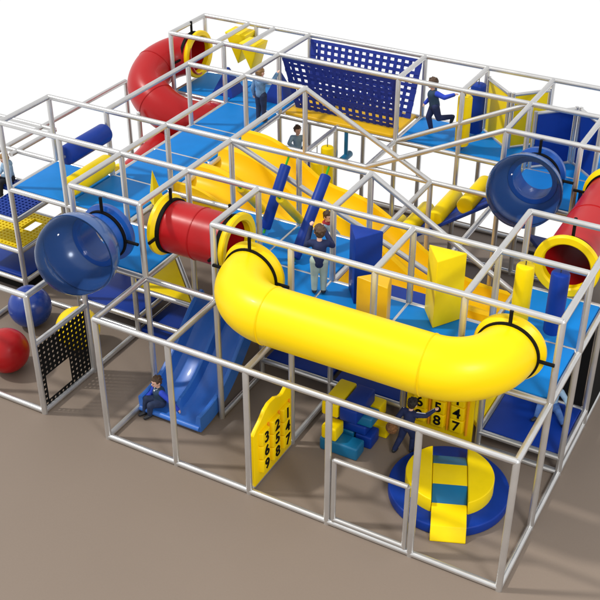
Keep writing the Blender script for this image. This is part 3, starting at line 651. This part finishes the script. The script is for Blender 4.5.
    for f_ in h2.f:
        cc = sum((loc_[i] for i in f_), V((0, 0, 0))) / len(f_)
        if not (cc.y < -.035 and cc.z < .062 or cc.y < .0 and cc.z < -.0): keep.append(f_)
    h3 = MB(); h3.v = h2.v; h3.f = keep; put(h3, 'hair', hair)
    for sx in (.03, -.03):
        c = MB(); c.sphere(H(sx, -.084, .006), .007, 12); put(c, 'eye', 'eye')
        c = MB(); limb(c, [H(sx - .014, -.086, .03), H(sx, -.092, .033), H(sx + .014, -.086, .03)], [.0025] * 3, 6); put(c, 'eyebrow', hair)
    c = MB(); limb(c, [H(-.018, -.079, -.052), H(0, -.084, -.054), H(.018, -.079, -.052)], [.005] * 3, 6); put(c, 'mouth', 'lip')
    if 'collar' in extra:
        for sg in (1, -1):
            c = MB(); fr = J['nek'] + lk * .05 + V((0, 0, -.02)); c.prism([fr + side * sg * .045 + V((0, 0, .03)) - lk * .02, fr + V((0, 0, .0)) + lk * .03, fr + side * sg * .035 - V((0, 0, .045)) + lk * .035], lk * .012); put(c, 'collar', 'white')
    if 'scarf' in extra:
        c = MB(); c.tube([J['nek'] + V((math.cos(a_) * .062, math.sin(a_) * .062, .0)) for a_ in [2 * PI * i / 20 for i in range(20)]], .034, 10, closed=True); put(c, 'scarf', 'scarf')
    if 'stripe' in extra:
        for S in 'LR':
            off = V((0, 0, .05)); c = MB(); s, e_, w_ = J['sho' + S], J['elb' + S], J['wri' + S]
            c.tube([s + V((0, 0, .056)), e_ + V((0, 0, .046)), e_.lerp(w_, .9) + V((0, 0, .036))], .009, 6); put(c, 'sleeve_stripe', 'white')
    if 'hood' in extra:
        c = MB(); ell(c, J['nek'] + V((0, .07, -.01)), (.1, .05, .07)); put(remesh(c, .012), 'hood', shirt)
    return t
person((.27, .74, 0), -30, dict(pel=(0, 0, .235), che=(0, -.03, .46), nek=(0, -.035, .555), hed=(0, -.06, .68), look=(.1, -1, -.12), shoL=(.125, -.03, .505), shoR=(-.125, -.03, .505), elbL=(.26, .06, .38), wriL=(.36, .16, .21),
       elbR=(-.18, -.08, .35), wriR=(-.12, -.22, .33), hipL=(.06, -.02, .23), hipR=(-.06, -.02, .23), kneL=(.09, -.25, .3), ankL=(.06, -.26, .065), kneR=(-.09, -.24, .32), ankR=(-.07, -.3, .065)),
       'child in a dark vest over royal blue sleeves sitting on the blue slide foot', 'slate', 'dkdenim', sleeves='royal', extra=('collar',))
person((3.29, 1.5, 0), 172, dict(che=(0, -.05, .83), nek=(0, -.06, .93), hed=(-.01, -.09, 1.06), look=(.1, -1, -.15), shoR=(-.12, -.05, .885), shoL=(.13, -.04, .885), elbR=(-.25, -.16, .86), wriR=(-.36, -.26, .98), elbL=(.2, .05, .72), wriL=(.24, .02, .56),
       kneL=(.11, .02, .33), ankL=(.17, .14, .075), kneR=(-.07, -.09, .34), ankR=(-.07, -.05, .065)),
       'child in a navy tracksuit with striped sleeves reaching for the number panel', 'navycloth', 'navycloth', hair='hair_d', extra=('stripe',), scale=.82)
b = MB(); ell(b, V((3.1, 1.47, .33)) * K, (.085, .075, .085))
for i in range(90):
    z = random.uniform(-1, 1); an = random.uniform(0, 2 * PI); r = math.sqrt(1 - z * z); ell(b, V((3.1, 1.47, .33)) * K + V((r * math.cos(an) * .08, r * math.sin(an) * .07, z * .08)), (.018, .018, .018), None, 6)
remesh(b, .008, 1).obj('plush_toy', 'brown', label='fluffy brown plush toy hanging from the hand of the child in the tracksuit', cat='plush toy', metres=True, ang=80)
person((4.63, 2.78, .285), 0, dict(pel=(0, 0, .1), che=(0, .03, .34), nek=(0, .03, .44), hed=(0, .02, .57), look=(-.3, -1, -.1), shoL=(.125, .03, .4), shoR=(-.125, .03, .4), elbL=(.24, .02, .26), wriL=(.3, -.06, .2), elbR=(-.2, .0, .22), wriR=(-.14, -.12, .16),
       hipL=(.06, -.01, .09), hipR=(-.06, -.01, .09), kneL=(.18, -.22, .16), ankL=(.33, -.36, .05), kneR=(-.14, -.2, .17), ankR=(-.13, -.4, .05), toeL=(.6, -.7, .3), toeR=(-.3, -.8, .2)),
       'child in blue jeans sitting on the low navy platform at right, legs apart', 'pale', 'denim')
person((2.0, 1.66, zd), 207, dict(hed=(0, -.03, 1.075), look=(.25, -1, .1), elbR=(-.2, -.13, .78), wriR=(-.05, -.3, 1.0), elbL=(.2, -.12, .78), wriL=(.13, -.3, 1.02)),
       'child in a dark navy shirt and pale trousers seen from behind at the logs', 'navycloth', 'khaki', long=True, scale=.92)
person((1.02, 3.9, .99), 85, dict(pel=(0, .0, .2), che=(0, .1, .42), nek=(0, .11, .52), hed=(0, .09, .65), look=(-.3, -1, -.1), shoL=(.125, .1, .47), shoR=(-.125, .1, .47), elbL=(.2, .1, .3), wriL=(.2, -.05, .2), elbR=(-.2, .1, .3), wriR=(-.2, -.05, .2),
       hipL=(.06, 0, .18), hipR=(-.06, 0, .18), kneL=(.08, -.28, .14), ankL=(.08, -.52, -.02), kneR=(-.08, -.28, .12), ankR=(-.08, -.54, -.04), toeL=(0, -.6, .8), toeR=(0, -.6, .8)),
       'child in a pale denim jacket and red scarf sliding down the yellow slide', 'pale', 'dkdenim', extra=('scarf',))
person((-.98, 6.55, .53), 30, dict(elbR=(-.2, -.1, .78), wriR=(-.05, -.24, .72), elbL=(.2, -.1, .75), wriL=(.22, -.28, .8), look=(.5, -1, -.1)),
       'child in a pale shirt standing behind the yellow slide below the net bridge', 'pale', 'dkdenim')
person((-1.1, 5.6, zd), 170, dict(elbR=(-.27, -.08, .93), wriR=(-.34, -.14, 1.1), shoR=(-.125, 0, .91), elbL=(.19, .03, .7), wriL=(.2, -.02, .53), look=(-.2, -1, .1)),
       'child in a pale denim jacket and jeans standing on the rear deck, arm raised', 'jacket', 'dkdenim', hair='hair_b', extra=('scarf',), scale=.9)
person((1.42, 6.44, zd), -55, dict(pel=(0, 0, .6), che=(0, -.05, .83), nek=(0, -.06, .93), hed=(0, -.08, 1.06), elbL=(.2, .13, .84), wriL=(.22, .32, .9), shoL=(.12, .0, .89), elbR=(-.17, -.05, .7), wriR=(-.17, -.16, .58),
       kneL=(.07, .08, .36), ankL=(.07, .36, .38), kneR=(-.07, -.09, .34), ankR=(-.07, -.02, .065), toeL=(0, -.3, -1)),
       'child in a dark vest and blue sleeves running on the back deck', 'slate', 'navycloth', sleeves='royal', scale=.93)
person((-3.86, 2.88, 1.28), -20, dict(pel=(0, .0, .1), che=(0, -.02, .33), nek=(0, -.03, .43), hed=(0, -.06, .55), look=(0, -1, -.5), shoL=(.125, -.02, .38), shoR=(-.125, -.02, .38), elbL=(.18, -.08, .22), wriL=(.05, -.2, .22), elbR=(-.18, -.08, .22), wriR=(-.05, -.2, .22),
       hipL=(.06, 0, .09), hipR=(-.06, 0, .09), kneL=(.09, -.27, .1), ankL=(.09, -.3, -.17), kneR=(-.09, -.27, .1), ankR=(-.09, -.3, -.17)),
       'child in a pale denim jacket sitting on the navy platform at the left edge', 'pale', 'darkcloth', hair='hair_b', extra=('hood',))


# ------------------------------------------------------------------ light, world, camera
w = bpy.data.worlds.new('World'); SC.world = w; w.use_nodes = True; nt = w.node_tree
bg = nt.nodes['Background']; tc = nt.nodes.new('ShaderNodeTexCoord'); sx_ = nt.nodes.new('ShaderNodeSeparateXYZ'); cr = nt.nodes.new('ShaderNodeValToRGB')
mr = nt.nodes.new('ShaderNodeMapRange'); mr.inputs['From Min'].default_value = -1; mr.inputs['From Max'].default_value = 1
nt.links.new(tc.outputs['Generated'], sx_.inputs[0]); nt.links.new(sx_.outputs['Z'], mr.inputs['Value']); nt.links.new(mr.outputs['Result'], cr.inputs['Fac'])
e = cr.color_ramp.elements; e[0].position = .46; e[0].color = (1, 1, 1, 1); e[1].position = .62; e[1].color = (.82, .82, .83, 1)
nt.links.new(cr.outputs['Color'], bg.inputs['Color']); bg.inputs['Strength'].default_value = 1.02
sd = bpy.data.lights.new('Sun', 'SUN'); sd.energy = 2.0; sd.angle = math.radians(3.5); sd.color = (1, .97, .92)
so = bpy.data.objects.new('Sun', sd); COL.objects.link(so); el = math.radians(52)
d = V((.93 * math.cos(el), .42 * math.cos(el), -math.sin(el))); so.rotation_euler = d.to_track_quat('-Z', 'Y').to_euler()
ad = bpy.data.lights.new('Softbox', 'AREA'); ad.energy = 900; ad.shape = 'DISK'; ad.size = 3.5; ao = bpy.data.objects.new('Softbox', ad); COL.objects.link(ao)
ao.location = V((11, -5, 9)) * K; ao.rotation_euler = (V((2.5, 2, 1)) - V((11, -5, 9))).to_track_quat('-Z', 'Y').to_euler()
CAM = (6.91756997, -7.75838092, 8.60060980); yaw = -.501909475; pit = .576831779; FPX = 1079.60994 / 600
cd = bpy.data.cameras.new('Camera'); co = bpy.data.objects.new('Camera', cd); COL.objects.link(co)
co.location = V(CAM) * K
fw = V((math.sin(yaw) * math.cos(pit), math.cos(yaw) * math.cos(pit), -math.sin(pit)))
co.rotation_euler = fw.to_track_quat('-Z', 'Y').to_euler()
cd.sensor_width = 36; cd.lens = 36 * FPX; cd.clip_end = 500; cd.clip_start = .1
SC.camera = co
SC.view_settings.view_transform = 'Standard'; SC.view_settings.look = 'None'; SC.view_settings.exposure = 0; SC.view_settings.gamma = 1
